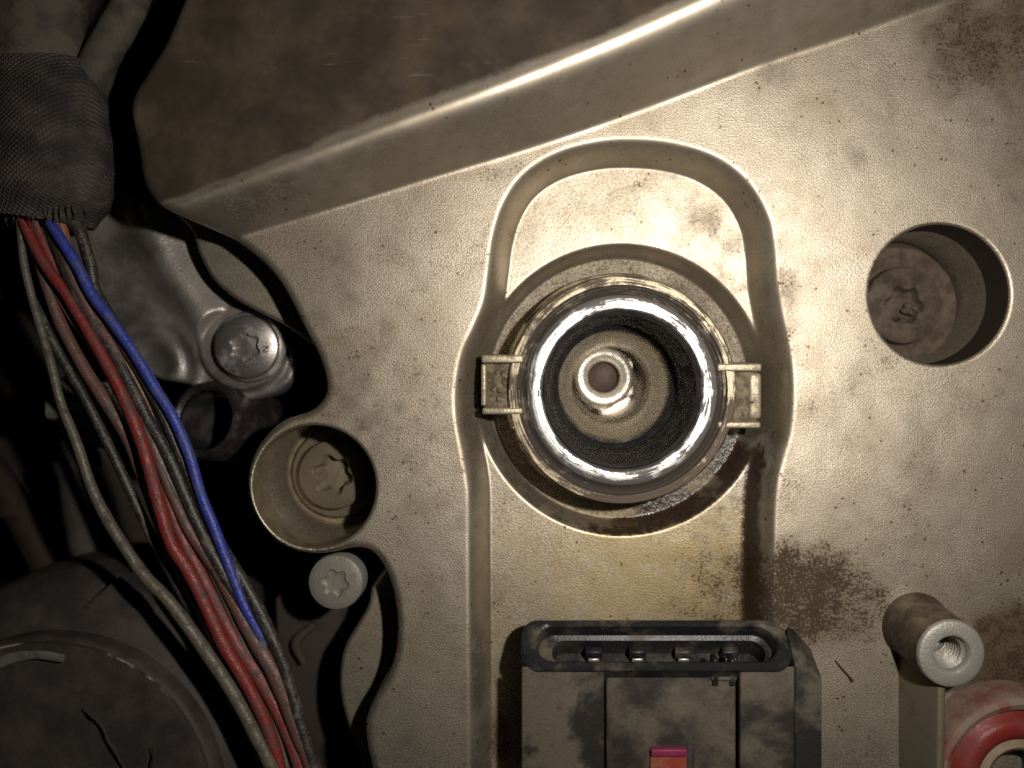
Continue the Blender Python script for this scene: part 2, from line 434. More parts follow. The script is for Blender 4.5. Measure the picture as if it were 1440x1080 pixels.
def axis_xf(cx, cy, h, tx=0.0, ty=0.0):
    """local (x, y, z) about an axis that leans by tx (along x) and ty (along y)"""
    n = Vector((tx, ty, 1)).normalized()
    a = Vector((1, 0, -tx)).normalized()
    b = n.cross(a)
    def f(v):
        p = a * v[0] + b * v[1] + n * v[2]
        return (cx + p.x, cy + p.y, h + p.z)
    return f

def rings_mesh(name, rings, m, parent, xf=None, cap0=False, cap1=False, sharp=38, closed_profile=False):
    n = len(rings[0]); vs = [p for r in rings for p in r]; fs = []
    k = len(rings)
    for i in range(k - 1 if not closed_profile else k):
        a = i * n; b = ((i + 1) % k) * n
        for j in range(n):
            q = (j + 1) % n
            fs.append((a + j, a + q, b + q, b + j))
    if cap0: vs.append(tuple(np.mean(rings[0], axis=0))); c = len(vs) - 1; fs += [((j + 1) % n, j, c) for j in range(n)]
    if cap1: vs.append(tuple(np.mean(rings[-1], axis=0))); c = len(vs) - 1; a = (k - 1) * n; fs += [(a + j, a + (j + 1) % n, c) for j in range(n)]
    return mesh(name, vs, fs, m, parent, True, xf, True, sharp)

def circ(r, z, n=96, wob=0.0, ph=0.0):
    return [(r * (1 + wob * math.sin(3 * t + ph) * 0.5 + wob * math.sin(7 * t + 2 * ph) * 0.3) * math.cos(t),
             r * (1 + wob * math.sin(3 * t + ph) * 0.5 + wob * math.sin(7 * t + 2 * ph) * 0.3) * math.sin(t), z)
            for t in (2 * math.pi * j / n for j in range(n))]

def lathe(name, prof, m, parent, xf, n=96, cap0=False, cap1=False, sharp=38, wob=0.0):
    return rings_mesh(name, [circ(r, z, n, wob, 1.3) for r, z in prof], m, parent, xf, cap0, cap1, sharp)

def star(R, z, n=96, rot=0.0):
    out = []
    for j in range(n):
        t = 2 * math.pi * j / n
        c = math.cos(6 * t)
        r = R * (0.885 + 0.115 * (abs(c) ** 0.75) * (1 if c > 0 else -1))
        out.append((r * math.cos(t + rot), r * math.sin(t + rot), z))
    return out

def rot_circ(r, z, n=96, rot=0.0):
    return [(r * math.cos(2 * math.pi * j / n + rot), r * math.sin(2 * math.pi * j / n + rot), z) for j in range(n)]

def box(name, x0, x1, y0, y1, z0, z1, m, parent, bev=2.0, seg=2, xf=None, taper=0.0):
    bm = bmesh.new()
    vs = {}
    for i, x in enumerate((x0, x1)):
        for j, y in enumerate((y0, y1)):
            for k, z in enumerate((z0, z1)):
                dx = taper * (1 if i == 0 else -1) * k; dy = taper * (1 if j == 0 else -1) * k
                vs[i, j, k] = bm.verts.new((x + dx, y + dy, z))
    for f in (((0,0,0),(0,1,0),(1,1,0),(1,0,0)), ((0,0,1),(1,0,1),(1,1,1),(0,1,1)), ((0,0,0),(1,0,0),(1,0,1),(0,0,1)),
              ((0,1,0),(0,1,1),(1,1,1),(1,1,0)), ((0,0,0),(0,0,1),(0,1,1),(0,1,0)), ((1,0,0),(1,1,0),(1,1,1),(1,0,1))):
        bm.faces.new([vs[k] for k in f])
    if bev > 0:
        bmesh.ops.bevel(bm, geom=bm.edges[:], offset=bev, segments=seg, affect='EDGES', profile=0.5)
    for v in bm.verts:
        p = tuple(v.co)
        v.co = W(*(xf(p) if xf else p))
    bmesh.ops.recalc_face_normals(bm, faces=bm.faces)
    me = bpy.data.meshes.new(name); bm.to_mesh(me); bm.free()
    me.polygons.foreach_set('use_smooth', [True] * len(me.polygons))
    me.set_sharp_from_angle(angle=math.radians(50))
    return link_mesh(name, me, m, parent)

def hull(name, pts, m, parent, bev=3.0, seg=3):
    bm = bmesh.new()
    for p in pts: bm.verts.new(p)
    r = bmesh.ops.convex_hull(bm, input=bm.verts[:])
    bmesh.ops.delete(bm, geom=[v for v in bm.verts if not v.link_faces], context='VERTS')
    bmesh.ops.dissolve_limit(bm, angle_limit=math.radians(3), verts=bm.verts[:], edges=bm.edges[:])
    if bev > 0: bmesh.ops.bevel(bm, geom=bm.edges[:], offset=bev, segments=seg, affect='EDGES', profile=0.5)
    for v in bm.verts: v.co = W(*v.co)
    bmesh.ops.recalc_face_normals(bm, faces=bm.faces)
    me = bpy.data.meshes.new(name); bm.to_mesh(me); bm.free()
    me.polygons.foreach_set('use_smooth', [True] * len(me.polygons))
    me.set_sharp_from_angle(angle=math.radians(50))
    return link_mesh(name, me, m, parent)

def tube(name, pts, rad, m, parent, n=14, sub=8, lump=0.0, ph=0.0, flat=1.0):
    """pts: (x, y, h); rad: number or list; a swept tube with closed ends"""
    P = spline(pts, False, sub)
    if name == 'wire': rad = [q * 0.97 for q in rad]
    R = np.interp(np.linspace(0, 1, len(P)), np.linspace(0, 1, len(rad)), rad) if hasattr(rad, '__len__') else np.full(len(P), rad, float)
    rings = []
    up = Vector((0, 0, 1))
    for i, p in enumerate(P):
        d = Vector(P[min(i + 1, len(P) - 1)] - P[max(i - 1, 0)]).normalized()
        a = d.cross(up)
        if a.length < 1e-4: a = Vector((1, 0, 0))
        a.normalize(); b = a.cross(d)
        r = R[i] * (1 + lump * (math.sin(i * 0.37 + ph) * 0.5 + math.sin(i * 0.91 + 2.1 * ph) * 0.35))
        rings.append([tuple(Vector(p) + a * (math.cos(t) * r) + b * (math.sin(t) * r * flat)) for t in (2 * math.pi * j / n for j in range(n))])
    return rings_mesh(name, rings, m, parent, None, True, True, 60)

def torx_bolt(name, label, cx, cy, top, rh, hh, rf, fh, rs, sd, mh, mf, ms, rot=0.0, lean=(0, 0), dome=0.0, shank=60, clog=0):
    """top = height of the head's top face; head, flange and packed socket are its parts"""
    t = thing(name, label, 'bolt', (cx, cy, top - hh - fh), 'torx bolts')
    xf = axis_xf(cx, cy, top, *lean)
    e = min(5.0, hh * 0.35)
    rings = [rot_circ(rh, -hh, 96, rot), rot_circ(rh, -e - dome, 96, rot), rot_circ(rh - e * 0.3, -e * 0.3 - dome, 96, rot),
             rot_circ(rh - e, -dome * 0.92, 96, rot), rot_circ(rh * 0.72, -dome * 0.35, 96, rot), star(rs * 1.08, 0.0, 96, rot), star(rs, -2.0, 96, rot)]
    rings_mesh('head', rings, mh, t, xf)
    rings_mesh('drive_socket', [star(rs, -2.0, 96, rot), star(rs * 0.94, -sd * 0.7, 96, rot), star(rs * 0.80, -sd, 96, rot), rot_circ(rs * 0.3, -sd * 0.9, 96, rot)], ms, t, xf, cap1=True)
    if rf:
        lathe('flange', [(rh * 0.6, -hh - fh), (rf, -hh - fh), (rf, -hh - 2.5), (rf - 2.5, -hh), (rh * 0.9, -hh + 1)], mf, t, xf)
    if clog:
        for k in range(clog):
            a = random.uniform(0.2, 2.9); q = rs * random.uniform(0.2, 1.0)
            x_, y_ = cx + q * math.cos(a), cy + q * math.sin(a)
            tube('dirt_clump', [(x_ - 6, y_ + random.uniform(-4, 4), top - 4), (x_, y_, top - 2), (x_ + 6, y_ + random.uniform(-4, 4), top - 4)], [3, random.uniform(4, 7), 3], ms, t, 10, 4, 0.15, k, 0.7)
    lathe('shank', [(rh * 0.55, -hh - fh - shank), (rh * 0.55, -hh - fh + 1)], mh, t, xf, 32, True, False)
    return t

# ================================================================== THE VALVE COVER
cover = thing('valve_cover', 'cast aluminium valve cover with raised ridge, plug well and oily stains', 'engine cover', (720, 540, -60))

# ---- outline of the upper casting (its left edge; the rest runs on out of the frame)
H_EDGE = 54.0
def up(x, y, h=H_EDGE): return at(x, y, h)
outline = spline(
    [(320, -260), up(285, -60), up(258, 0), up(233, 57), up(207, 100), up(189, 130), up(184, 158), up(192, 200), up(200, 247), up(213, 275, 52), up(233, 293, 48),
     up(267, 309, 36), up(300, 323, 14), (333, 340), (367, 367), (393, 397), (413, 433), (430, 467), (447, 501), (457, 536), (455, 557), (442, 574), (424, 583),
     (401, 590), (381, 604), (361, 628), (349, 656), (346, 684), (352, 714), (366, 740), (386, 762), (411, 775), (438, 780), (466, 778), (493, 772),
     (516, 774), (534, 790), (549, 823), (557, 868), (556, 912), (545, 951), (525, 986), (513, 1016), (514, 1048), (521, 1082), (530, 1150), (530, 1300)], False, 8)
outline = np.vstack([outline, [(1700, 1300), (1700, -260)]])
GX0, GX1, GY0, GY1, CELL = 176.0, 1600.0, -140.0, 1230.0, 2.2
F_out = Field(outline, GX0 - 20, GX1 + 20, GY0 - 20, GY1 + 20)

# ---- recess around the well
recess = spline(
    [(672, 1400), (671, 1080), (670, 900), (669, 760), (668, 690), (660, 640), (651, 590), (650, 545), (658, 500), (675, 462), (689, 425), (696, 380), (702, 335),
     (716, 290), (742, 252), (785, 224), (840, 209), (890, 206), (945, 211), (1000, 228), (1043, 260), (1070, 305), (1079, 350), (1083, 400), (1092, 450), (1102, 500),
     (1106, 550), (1102, 605), (1091, 645), (1083, 680), (1079, 740), (1077, 860), (1078, 1000), (1080, 1400)], False, 8)
F_rec = Field(recess, GX0 - 20, GX1 + 20, GY0 - 20, GY1 + 20)

# ---- foot of the raised ridge
ridge = spline([(100, 408), (200, 377), (330, 336), (460, 297), (600, 254), (740, 212), (860, 172), (960, 135), (1060, 97), (1200, 51), (1345, 0), (1500, -52), (1720, -125)], False, 8)
F_rid = Field(np.vstack([ridge, [(1720, -400), (100, -400)]]), GX0 - 20, GX1 + 20, GY0 - 20, GY1 + 20)

HOLES = [(441, 685, 87.0), (1321.5, 414, 99.0)]
WELL = (CC[0], CC[1], 146.0)

REC_D, CB_D = 56.0, 44.0
def cover_height(x, y):
    h = np.zeros_like(x)
    hp = 64 + 38 * np.clip((x - 230) / 700, 0, 1.3)
    w = 50 + 34 * np.clip((x - 200) / 750, 0, 1.5)
    s = F_rid(x, y)
    h = h + hp * ramp2((-s + 3) / w, 0.14, 0.36)
    h = h - 9 * np.exp(-((s + w + 150) / 120) ** 2) * (s < 0)      # the plateau dishes slightly
    r = F_rec(x, y)
    m1 = ramp2((-r + 14) / 31.0, 0.6, 0.14)
    h = h - REC_D * m1
    d = np.hypot(x - CC[0] - 3, y - CC[1] - 2)
    m2 = ramp((218 - d) / 20.0, 0.3)
    h = h - CB_D * m2 * np.clip(m1 * 1.15, 0, 1)
    h = h + 1.6 * (fbm(x, y, 90, 3) - 0.5) * (1 - m2)
    return h

def trim(x, y):
    s = F_out(x, y)
    for cx, cy, r in HOLES: s = np.maximum(s, r - np.hypot(x - cx, y - cy))
    return np.maximum(s, WELL[2] - np.hypot(x - WELL[0], y - WELL[1]))

def edge_drop(x, y):
    so = F_out(x, y); rf = 13.0
    t = np.clip((so + rf) / rf, 0, 0.985)
    d = rf * 0.8 * (1 - np.sqrt(1 - t * t))
    for cx, cy, r in HOLES:
        rf = 4.5
        t = np.clip((r + rf - np.hypot(x - cx, y - cy)) / rf, 0, 0.97)
        d = np.maximum(d, rf * (1 - np.sqrt(1 - t * t)))
    return d

def blobs(x, y, items):
    s = np.zeros_like(x)
    wx = (fbm(x, y, 50, 3) - 0.5) * 50; wy = (fbm(x + 500, y, 50, 3) - 0.5) * 50
    for cx, cy, rx, ry, a in items:
        q = np.hypot((x + wx - cx) / rx, (y + wy - cy) / ry)
        s = np.maximum(s, a * (1 - sstep((q - 0.35) / 0.85)))
    return s

def build_casting():
    xs = np.arange(GX0, GX1 + 0.1, CELL); ys = np.arange(GY0, GY1 + 0.1, CELL)
    gx, gy = np.meshgrid(xs, ys); ny, nx = gx.shape
    x = gx.ravel().copy(); y = gy.ravel().copy()
    cxm = (gx[:-1, :-1] + CELL / 2).ravel(); cym = (gy[:-1, :-1] + CELL / 2).ravel()
    keep = (trim(cxm, cym) < 0).reshape(ny - 1, nx - 1)
    jj, ii = np.nonzero(keep)
    a = jj * nx + ii; b = a + 1; c = b + nx; d = a + nx
    quads = np.stack([a, d, c, b], axis=1)
    cnt = np.bincount(quads.ravel(), minlength=nx * ny)
    full = np.full((ny, nx), 4); full[0, :] = full[-1, :] = 2; full[:, 0] = full[:, -1] = 2
    full[0, 0] = full[0, -1] = full[-1, 0] = full[-1, -1] = 1
    bnd = np.nonzero((cnt > 0) & (cnt < full.ravel()))[0]
    for _ in range(3):                                   # pull the ragged border onto the true edge
        bx, by = x[bnd], y[bnd]; e = 1.5
        s = trim(bx, by)
        gxn = trim(bx + e, by) - trim(bx - e, by); gyn = trim(bx, by + e) - trim(bx, by - e)
        l = np.hypot(gxn, gyn) + 1e-9
        st = np.clip(s, -2.5, 2.5)
        x[bnd] -= st * gxn / l; y[bnd] -= st * gyn / l
    h = cover_height(x, y) - edge_drop(x, y)
    # skirt
    ed = {}
    E = np.concatenate([quads[:, [0, 1]], quads[:, [1, 2]], quads[:, [2, 3]], quads[:, [3, 0]]])
    isb = np.zeros(nx * ny, bool); isb[bnd] = True
    E = E[isb[E[:, 0]] & isb[E[:, 1]]]
    key = np.sort(E, axis=1); kk = key[:, 0].astype(np.int64) * (nx * ny) + key[:, 1]
    u, idx, num = np.unique(kk, return_index=True, return_counts=True)
    be = E[idx[num == 1]]
    used = np.unique(quads)
    remap = np.full(nx * ny, -1, int); remap[used] = np.arange(len(used))
    X, Y, H = x[used], y[used], h[used]
    Q = remap[quads]; be = remap[be]
    bv = np.unique(be); low = np.full(len(used), -1, int)
    low[bv] = len(used) + np.arange(len(bv))
    gxn = trim(X[bv] + 1.5, Y[bv]) - trim(X[bv] - 1.5, Y[bv]); gyn = trim(X[bv], Y[bv] + 1.5) - trim(X[bv], Y[bv] - 1.5)
    l = np.hypot(gxn, gyn) + 1e-9
    X2 = X[bv] + 3.0 * gxn / l; Y2 = Y[bv] + 3.0 * gyn / l
    X = np.concatenate([X, X2]); Y = np.concatenate([Y, Y2]); H = np.concatenate([H, np.full(len(bv), -150.0)])
    SK = np.stack([be[:, 1], be[:, 0], low[be[:, 0]], low[be[:, 1]]], axis=1)
    F = np.concatenate([Q, SK])
    me = bpy.data.meshes.new('casting')
    me.vertices.add(len(X)); me.loops.add(F.size); me.polygons.add(len(F))
    co = np.stack([(X - 720) * S, (540 - Y) * S, H * S], axis=1)
    me.vertices.foreach_set('co', co.ravel())
    me.loops.foreach_set('vertex_index', F.ravel())
    me.polygons.foreach_set('loop_start', np.arange(len(F)) * 4)
    me.update(calc_edges=True)
    me.polygons.foreach_set('use_smooth', np.ones(len(F), bool))
    r = F_rec(X, Y); s = F_rid(X, Y); dd = np.hypot(X - CC[0] - 3, Y - CC[1] - 2)
    stain = blobs(X, Y, [
        (1130, 832, 140, 98, 1.0), (1195, 850, 95, 85, 0.75), (1215, 815, 40, 20, 0.6), (1290, 800, 70, 35, 0.42), (1300, 650, 34, 95, 0.45), (1330, 560, 40, 40, 0.3), (1250, 130, 30, 40, 0.35), (1180, 650, 40, 60, 0.25),
        (1270, 720, 40, 30, 0.42), (1385, 60, 110, 95, 0.72), (1330, 110, 55, 60, 0.55), (1440, 190, 70, 90, 0.5), (1440, 320, 40, 60, 0.35), (1420, 890, 75, 70, 0.75),
        (1440, 960, 90, 90, 0.85), (1430, 780, 40, 50, 0.5), (1380, 990, 60, 60, 0.8), (1220, 1060, 50, 40, 0.55), (1170, 1000, 30, 60, 0.35),
        (515, 575, 34, 28, 0.42), (700, 245, 60, 24, 0.42), (620, 275, 60, 24, 0.32), (560, 330, 60, 40, 0.28), (440, 380, 50, 50, 0.34), (420, 340, 60, 30, 0.35), (900, 265, 60, 14, 0.4),
        (1000, 300, 40, 26, 0.5), (830, 275, 26, 18, 0.42), (1030, 345, 30, 24, 0.35), (690, 1060, 34, 60, 0.75), (686, 900, 14, 120, 0.45), (470, 480, 30, 40, 0.2), (380, 290, 30, 22, 0.4), (1000, 170, 40, 20, 0.3)])
    blot = fbm(X + 300, Y + 700, 70, 4)
    stain = np.maximum(stain, np.clip((blot - 0.50) * 2.4, 0, 0.45) * np.clip(0.4 + np.abs(X - 850) / 450, 0, 1))
    wr = 48 + 34 * np.clip((X - 200) / 750, 0, 1.5)
    film = np.clip((-s - wr + 4) / 22, 0, 1) * (1.25 + 1.3 * (fbm(X, Y, 150, 3) - 0.5)) * np.clip(0.4 + (X - 190) / 140, 0, 1)
    film = np.maximum(film, np.clip((fbm(X + 900, Y + 100, 110, 4) - 0.45) * 1.6, 0, 0.5) * np.clip(0.35 + np.abs(X - 820) / 420, 0, 1))
    film = np.maximum(film, blobs(X, Y, [(1400, 60, 150, 130, 0.7), (1440, 250, 90, 130, 0.45), (1420, 940, 130, 110, 1.0), (1340, 700, 110, 60, 0.22), (440, 400, 110, 160, 0.42), (1130, 830, 130, 80, 0.4), (690, 1050, 40, 80, 0.5)]))
    inrec = np.clip(-r / 20, 0, 1)
    wallz = inrec * np.exp(-((dd - 206) / 9) ** 2)
    stain = np.maximum(stain, wallz * 0.55 * np.clip((Y - 520) / 60, 0, 1))
    raw = np.clip((207 - dd) / 8, 0, 1)
    oil = blobs(X, Y, [(985, 735, 120, 50, 1.0), (900, 752, 130, 24, 0.85), (1045, 680, 44, 100, 1.0), (1064, 770, 24, 160, 0.9), (760, 735, 70, 14, 0.5)]) * (r < 12)
    oil = oil * np.where(dd > 216, 0.42, 1.0)
    oil = np.maximum(oil, np.exp(-((r + 12) / 13) ** 2) * np.clip((X - 1000) / 60, 0, 1) * np.clip((Y - 590) / 60, 0, 1) * 1.0)
    stain = np.maximum(stain, inrec * np.clip((Y - 740) / 60, 0, 1) * np.clip((X - 780) / 260, 0, 1) * 0.68)
    gold = inrec * np.clip((Y - 690) / 90, 0, 1) * np.clip(0.35 + (X - 700) / 330, 0, 1)
    grain = np.clip(1 - 0.8 * np.clip((-s + 2) / 12, 0, 1), 0.2, 1)
    gx_ = (cover_height(X + 2, Y) - cover_height(X - 2, Y)) / 4; gy_ = (cover_height(X, Y + 2) - cover_height(X, Y - 2)) / 4
    grain = grain * (1 - 0.8 * sstep(np.hypot(gx_, gy_) / 0.9)) * (1 + 0.8 * raw)
    for nm, v in (('stain', stain), ('oil', oil), ('gold', gold), ('film', film), ('raw', raw), ('grain', grain)):
        at_ = me.attributes.new(nm, 'FLOAT', 'POINT'); at_.data.foreach_set('value', v.astype(np.float32))
    return link_mesh('casting', me, M['cast'], cover)
build_casting()

# ---- lower flange of the cover, showing as two slivers beyond the upper edge
def sheet(name, poly, top, thick, m, parent, step=3.0, hfun=None, fillet=5.0, attrs=False):
    """a cast plate of any outline, its rim rounded over"""
    x0, y0 = poly.min(0) - 6; x1, y1 = poly.max(0) + 6
    f = Field(poly, x0 - 10, x1 + 10, y0 - 10, y1 + 10, 3.0)
    xs = np.arange(x0, x1, step); ys = np.arange(y0, y1, step)
    gx, gy = np.meshgrid(xs, ys); ny, nx = gx.shape
    x = gx.ravel().copy(); y = gy.ravel().copy()
    keep = (f((gx[:-1, :-1] + step / 2).ravel(), (gy[:-1, :-1] + step / 2).ravel()) < 0)
    idx = np.nonzero(keep)[0]; jj = idx // (nx - 1); ii = idx % (nx - 1)
    a = jj * nx + ii; quads = np.stack([a, a + nx, a + nx + 1, a + 1], axis=1)
    cnt = np.bincount(quads.ravel(), minlength=nx * ny); isb = (cnt > 0) & (cnt < 4); bnd = np.nonzero(isb)[0]
    for _ in range(3):
        bx, by = x[bnd], y[bnd]; s = f(bx, by)
        gxn = f(bx + 1.5, by) - f(bx - 1.5, by); gyn = f(bx, by + 1.5) - f(bx, by - 1.5); l = np.hypot(gxn, gyn) + 1e-9
        x[bnd] -= np.clip(s, -3, 3) * gxn / l; y[bnd] -= np.clip(s, -3, 3) * gyn / l
    t = np.clip((f(x, y) + fillet) / fillet, 0, 0.98)
    h = top - fillet * (1 - np.sqrt(1 - t * t))
    if hfun is not None: h = h + hfun(x, y)
    E = np.concatenate([quads[:, [0, 1]], quads[:, [1, 2]], quads[:, [2, 3]], quads[:, [3, 0]]])
    E = E[isb[E[:, 0]] & isb[E[:, 1]]]; key = np.sort(E, axis=1); kk = key[:, 0] * (nx * ny) + key[:, 1]
    u, ix, num = np.unique(kk, return_index=True, return_counts=True); be = E[ix[num == 1]]
    used = np.unique(quads); remap = np.full(nx * ny, -1, int); remap[used] = np.arange(len(used))
    bv = np.unique(remap[be]); low = np.full(len(used), -1, int); low[bv] = len(used) + np.arange(len(bv))
    X = np.concatenate([x[used], x[used][bv]]); Y = np.concatenate([y[used], y[used][bv]]); H = np.concatenate([h[used], np.full(len(bv), top - thick)])
    b2 = remap[be]
    F = np.concatenate([remap[quads], np.stack([b2[:, 1], b2[:, 0], low[b2[:, 0]], low[b2[:, 1]]], axis=1)])
    me = bpy.data.meshes.new(name)
    me.vertices.add(len(X)); me.loops.add(F.size); me.polygons.add(len(F))
    me.vertices.foreach_set('co', np.stack([(X - 720) * S, (540 - Y) * S, H * S], axis=1).ravel())
    me.loops.foreach_set('vertex_index', F.ravel()); me.polygons.foreach_set('loop_start', np.arange(len(F)) * 4)
    me.update(calc_edges=True); me.polygons.foreach_set('use_smooth', np.ones(len(F), bool))
    ga = me.attributes.new('grain', 'FLOAT', 'POINT'); ga.data.foreach_set('value', np.full(len(X), 0.8, np.float32))
    return link_mesh(name, me, m, parent)

FL = -80
fl = [at(*p, FL) for p in [(215, 200), (240, 290), (268, 322), (280, 358), (299, 392), (330, 420), (368, 441), (398, 456), (430, 478), (500, 530),
                           (572, 620), (580, 720), (550, 785), (524, 822), (517, 852), (500, 882), (485, 908), (478, 940), (479, 982), (490, 1024), (510, 1085), (515, 1260)]]
fl_poly = np.vstack([spline(fl, False, 6), [(640, 1330), (640, 150)]])
sheet('lower_flange', fl_poly, FL, 40, M['cast'], cover)

# ---- the two bolt bores
def bore(cx, cy, r, depth, m):
    xf = axis_xf(cx, cy, 0)
    lathe('bolt_bore', [(r - 0.2, -4.2), (r - 0.8, -8), (r - 1.5, -depth + 8), (r - 5, -depth + 1.5), (r - 14, -depth), (10, -depth)], m, cover, xf, 128, cap1=True)
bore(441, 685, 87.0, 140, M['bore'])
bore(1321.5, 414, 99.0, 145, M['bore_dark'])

# ---- collar round the well, its machined rim and the two slotted lugs
cxf = axis_xf(CC[0], CC[1], 0)
collar = lathe('well_collar', [(174, -112), (172, -62), (170, -55), (165, -52), (164.5, -20), (161, -13.5), (150, -12)], M['collar'], cover, cxf, 160, wob=0.004)
lathe('worn_edge', [(150, -12), (148.5, -15), (145, -15.5), (143, -18), (139, -16.5), (136.5, -12.5), (135, -11.5)], M['worn'], collar, cxf, 160)
lathe('machined_rim', [(135, -11.5), (133, -10), (120, -9.6), (116, -10.5), (113.5, -14), (113, -30), (113, -60)], M['ring'], collar, cxf, 160)

def lug(x0, x1, y0, y1, top, floor, open_left, parent):
    l = box('slotted_lug', x0 + 6, x1 - 6, y0 + 6, y1 - 6, floor - 80, floor, M['lug_dirt'], parent, 0.5, 1)
    box('lug_wall', x0, x1, y0, y0 + 14, floor - 78, top, M['lug_metal'], l, 3, 3, None, 1.2)
    box('lug_wall', x0 + 1, x1 - 1, y1 - 12, y1, floor - 77, top - 2, M['lug_metal'], l, 3, 3, None, 1.2)
    if open_left: box('lug_wall', x1 - 20, x1 + 3, y0 + 12.5, y1 - 11.5, floor - 76, top - 8, M['lug_metal'], l, 6, 4, None, 2)
    else: box('lug_wall', x0 - 1, x0 + 9, y0 + 12.5, y1 - 11.5, floor - 76, top - 4, M['lug_metal'], l, 3.3, 3, None, 1.2)
    for k in range(9):
        cx_, cy_ = random.uniform(x0 + 14, x1 - 10), random.uniform(y0 + 22, y1 - 20)
        tube('dirt_clump', [(cx_ - 4, cy_, floor), (cx_, cy_ + random.uniform(-3, 3), floor + 1.5), (cx_ + 4, cy_ + random.uniform(-4, 4), floor)], [2, random.uniform(3, 6), 2], M['lug_dirt'], l, 10, 4, 0.1, k, 0.6)
lug(675, 737, 498, 585, -9, -22, False, collar)
lug(1010, 1076, 510, 605, -11, -22, True, collar)

# ---- tube of the well
lathe('plug_tube', [(113, -58), (108, -66), (95, -146), (95, -150), (88, -154), (84, -162), (76, -186), (68, -206), (64, -212), (63, -246), (58, -250), (57, -330), (20, -330)], M['tube'], cover, cxf, 128, cap1=True)

# ---- threaded standoff post and the rib it grows from
px_, py_ = 1289, 882
pxf = axis_xf(px_, py_, 0, 0.02, 0.03)
post = lathe('standoff_post', [(50, -4), (46.5, 4), (45, 14), (44, 84)], M['post_side'], cover, pxf, 72)
lathe('post_top', [(44, 84), (42.5, 88), (39, 90), (25, 89), (22.5, 86), (22, 80)], M['post_top'], post, pxf, 72)
thr = [(22, 80)]
for k in range(7): thr += [(18.5, 76 - k * 6), (21.5, 73 - k * 6)]
lathe('threaded_bore', thr + [(20, 28), (6, 24)], M['post_top'], post, pxf, 48, cap1=True)
hull('post_rib', [(1263, 915, -3), (1263, 1230, -3), (1330, 1230, -3), (1312, 905, -3), (1281, 918, 74), (1281, 1230, 66), (1288, 1230, 66), (1290, 905, 74)], M['rib'], cover, 3.0)

# ================================================================== things in and on the cover
t = thing('rubber_seal', 'black rubber seal ring lining the central plug well', 'seal', (CC[0], CC[1], -130))
lathe('lip', [(113.4, -17), (111, -15.5), (107, -18), (104, -34), (97, -122)], M['rubber'], t, cxf, 128)
lathe('inner_bead', [(97, -122), (91, -126), (89, -132), (91, -139), (95, -144)], M['rubber'], t, cxf, 128)

pz = -240.0
PX, PY = at(848, 530, pz)
t = thing('spark_plug', 'spark plug with bright ring deep inside the central well', 'spark plug', (PX, PY, pz - 60))
hexr = [[(r * math.cos(a) , r * math.sin(a), z) for a in (2 * math.pi * j / 96 for j in range(96))
         for r in [R / max(math.cos(((a + math.pi / 6) % (math.pi / 3)) - math.pi / 6), 0.5)]] for R, z in ((56, -80), (56, -34), (53, -28), (44, -27))]
rings_mesh('hex_shell', hexr, M['tube'], t, axis_xf(PX, PY, pz))
lathe('insulator', [(44, -30), (44, -8), (50, 6), (51, 14), (48, 22), (42, 26), (34, 25), (28, 19), (27, 0)], M['plug_metal'], t, axis_xf(PX, PY, pz), 64)
lathe('terminal', [(27.5, -12), (27.4, -4), (23, -1), (5, 0)], M['plug_dark'], t, axis_xf(PX, PY, pz), 64, cap1=True)

torx_bolt('torx_bolt', 'dusty torx bolt sunk in the bored lug at the cover edge', 439, 684, -100, 54, 24, 71, 16, 31, 20,
          M['bolt_dusty'], M['bolt_dusty'], M['socket_dirt'], 0.25, (0, 0), 1.5)
torx_bolt('torx_bolt', 'brown grimy torx bolt sunk in the round hole right of the plug well', 1321, 422, -100, 60, 24, 94, 21, 30, 14,
          M['bolt_brown'], M['bolt_brown'], M['bolt_brown'], 0.1, (0, 0), 3, 60, 7)

# ---- connector in the recess
con = thing('electrical_connector', 'dusty black four pin electrical connector below the plug well', 'connector', (940, 1000, -40))
Y0, H0 = 869.0, 3.0
et = Vector((0, 44, 51)).normalized(); nn = Vector((0, -et.z, et.y))
def mxf(v):
    return (v[0], Y0 + et.y * v[1] + nn.y * v[2], H0 + et.z * v[1] + nn.z * v[2])
def stadium(x0, x1, t0, t1, z, n=24, rr=24.0):
    r = min((t1 - t0) / 2, rr)
    out = []
    for cx, cy, a0 in ((x1 - r, t1 - r, 0), (x0 + r, t1 - r, math.pi / 2), (x0 + r, t0 + r, math.pi), (x1 - r, t0 + r, 1.5 * math.pi)):
        for k in range(n):
            a = a0 + (math.pi / 2) * k / (n - 1)
            out.append((cx + r * math.cos(a), cy + r * math.sin(a), z))
    return out
rings_mesh('housing', [stadium(738, 1098, -1, 74, -140), stadium(734, 1100, 0, 73, -10), stadium(734, 1100, 0, 73, -3), stadium(737, 1097, 3, 70, 0),
                       stadium(752, 1086, 7, 64, 0), stadium(755, 1083, 10, 61, -3), stadium(758, 1080, 12, 59, -24), stadium(776, 1072, 18, 54, -27), stadium(778, 1070, 20, 52, -60)],
           M['connector'], con, mxf, False, True)
for x in (835, 897, 962, 1028):
    p = box('pin', x - 8, x + 8, 33, 37, -60, -46, M['pin'], con, 1.5, 1, mxf)
    box('pin_shroud', x - 12, x + 12, 20.5, 31, -61, -38, M['connector'], con, 1.0, 1, mxf)
def wedge(name, x0, x1, y, z, dy, zb, m, par, bev):
    return hull(name, [(x, *q) for x in (x0, x1) for q in ((y, z), (y + 4, z - 7), (y + dy, zb), (1240, zb), (1240, z))], m, par, bev)
fk = wedge('flank', 735, 846, 915, 53, 80, -60, M['connector_smudged'], con, 3)
fk['label'] = 'dark smudged flank'
wedge('flank', 1027, 1100, 915, 53, 42, -2, M['connector_dusty'], con, 2.5)
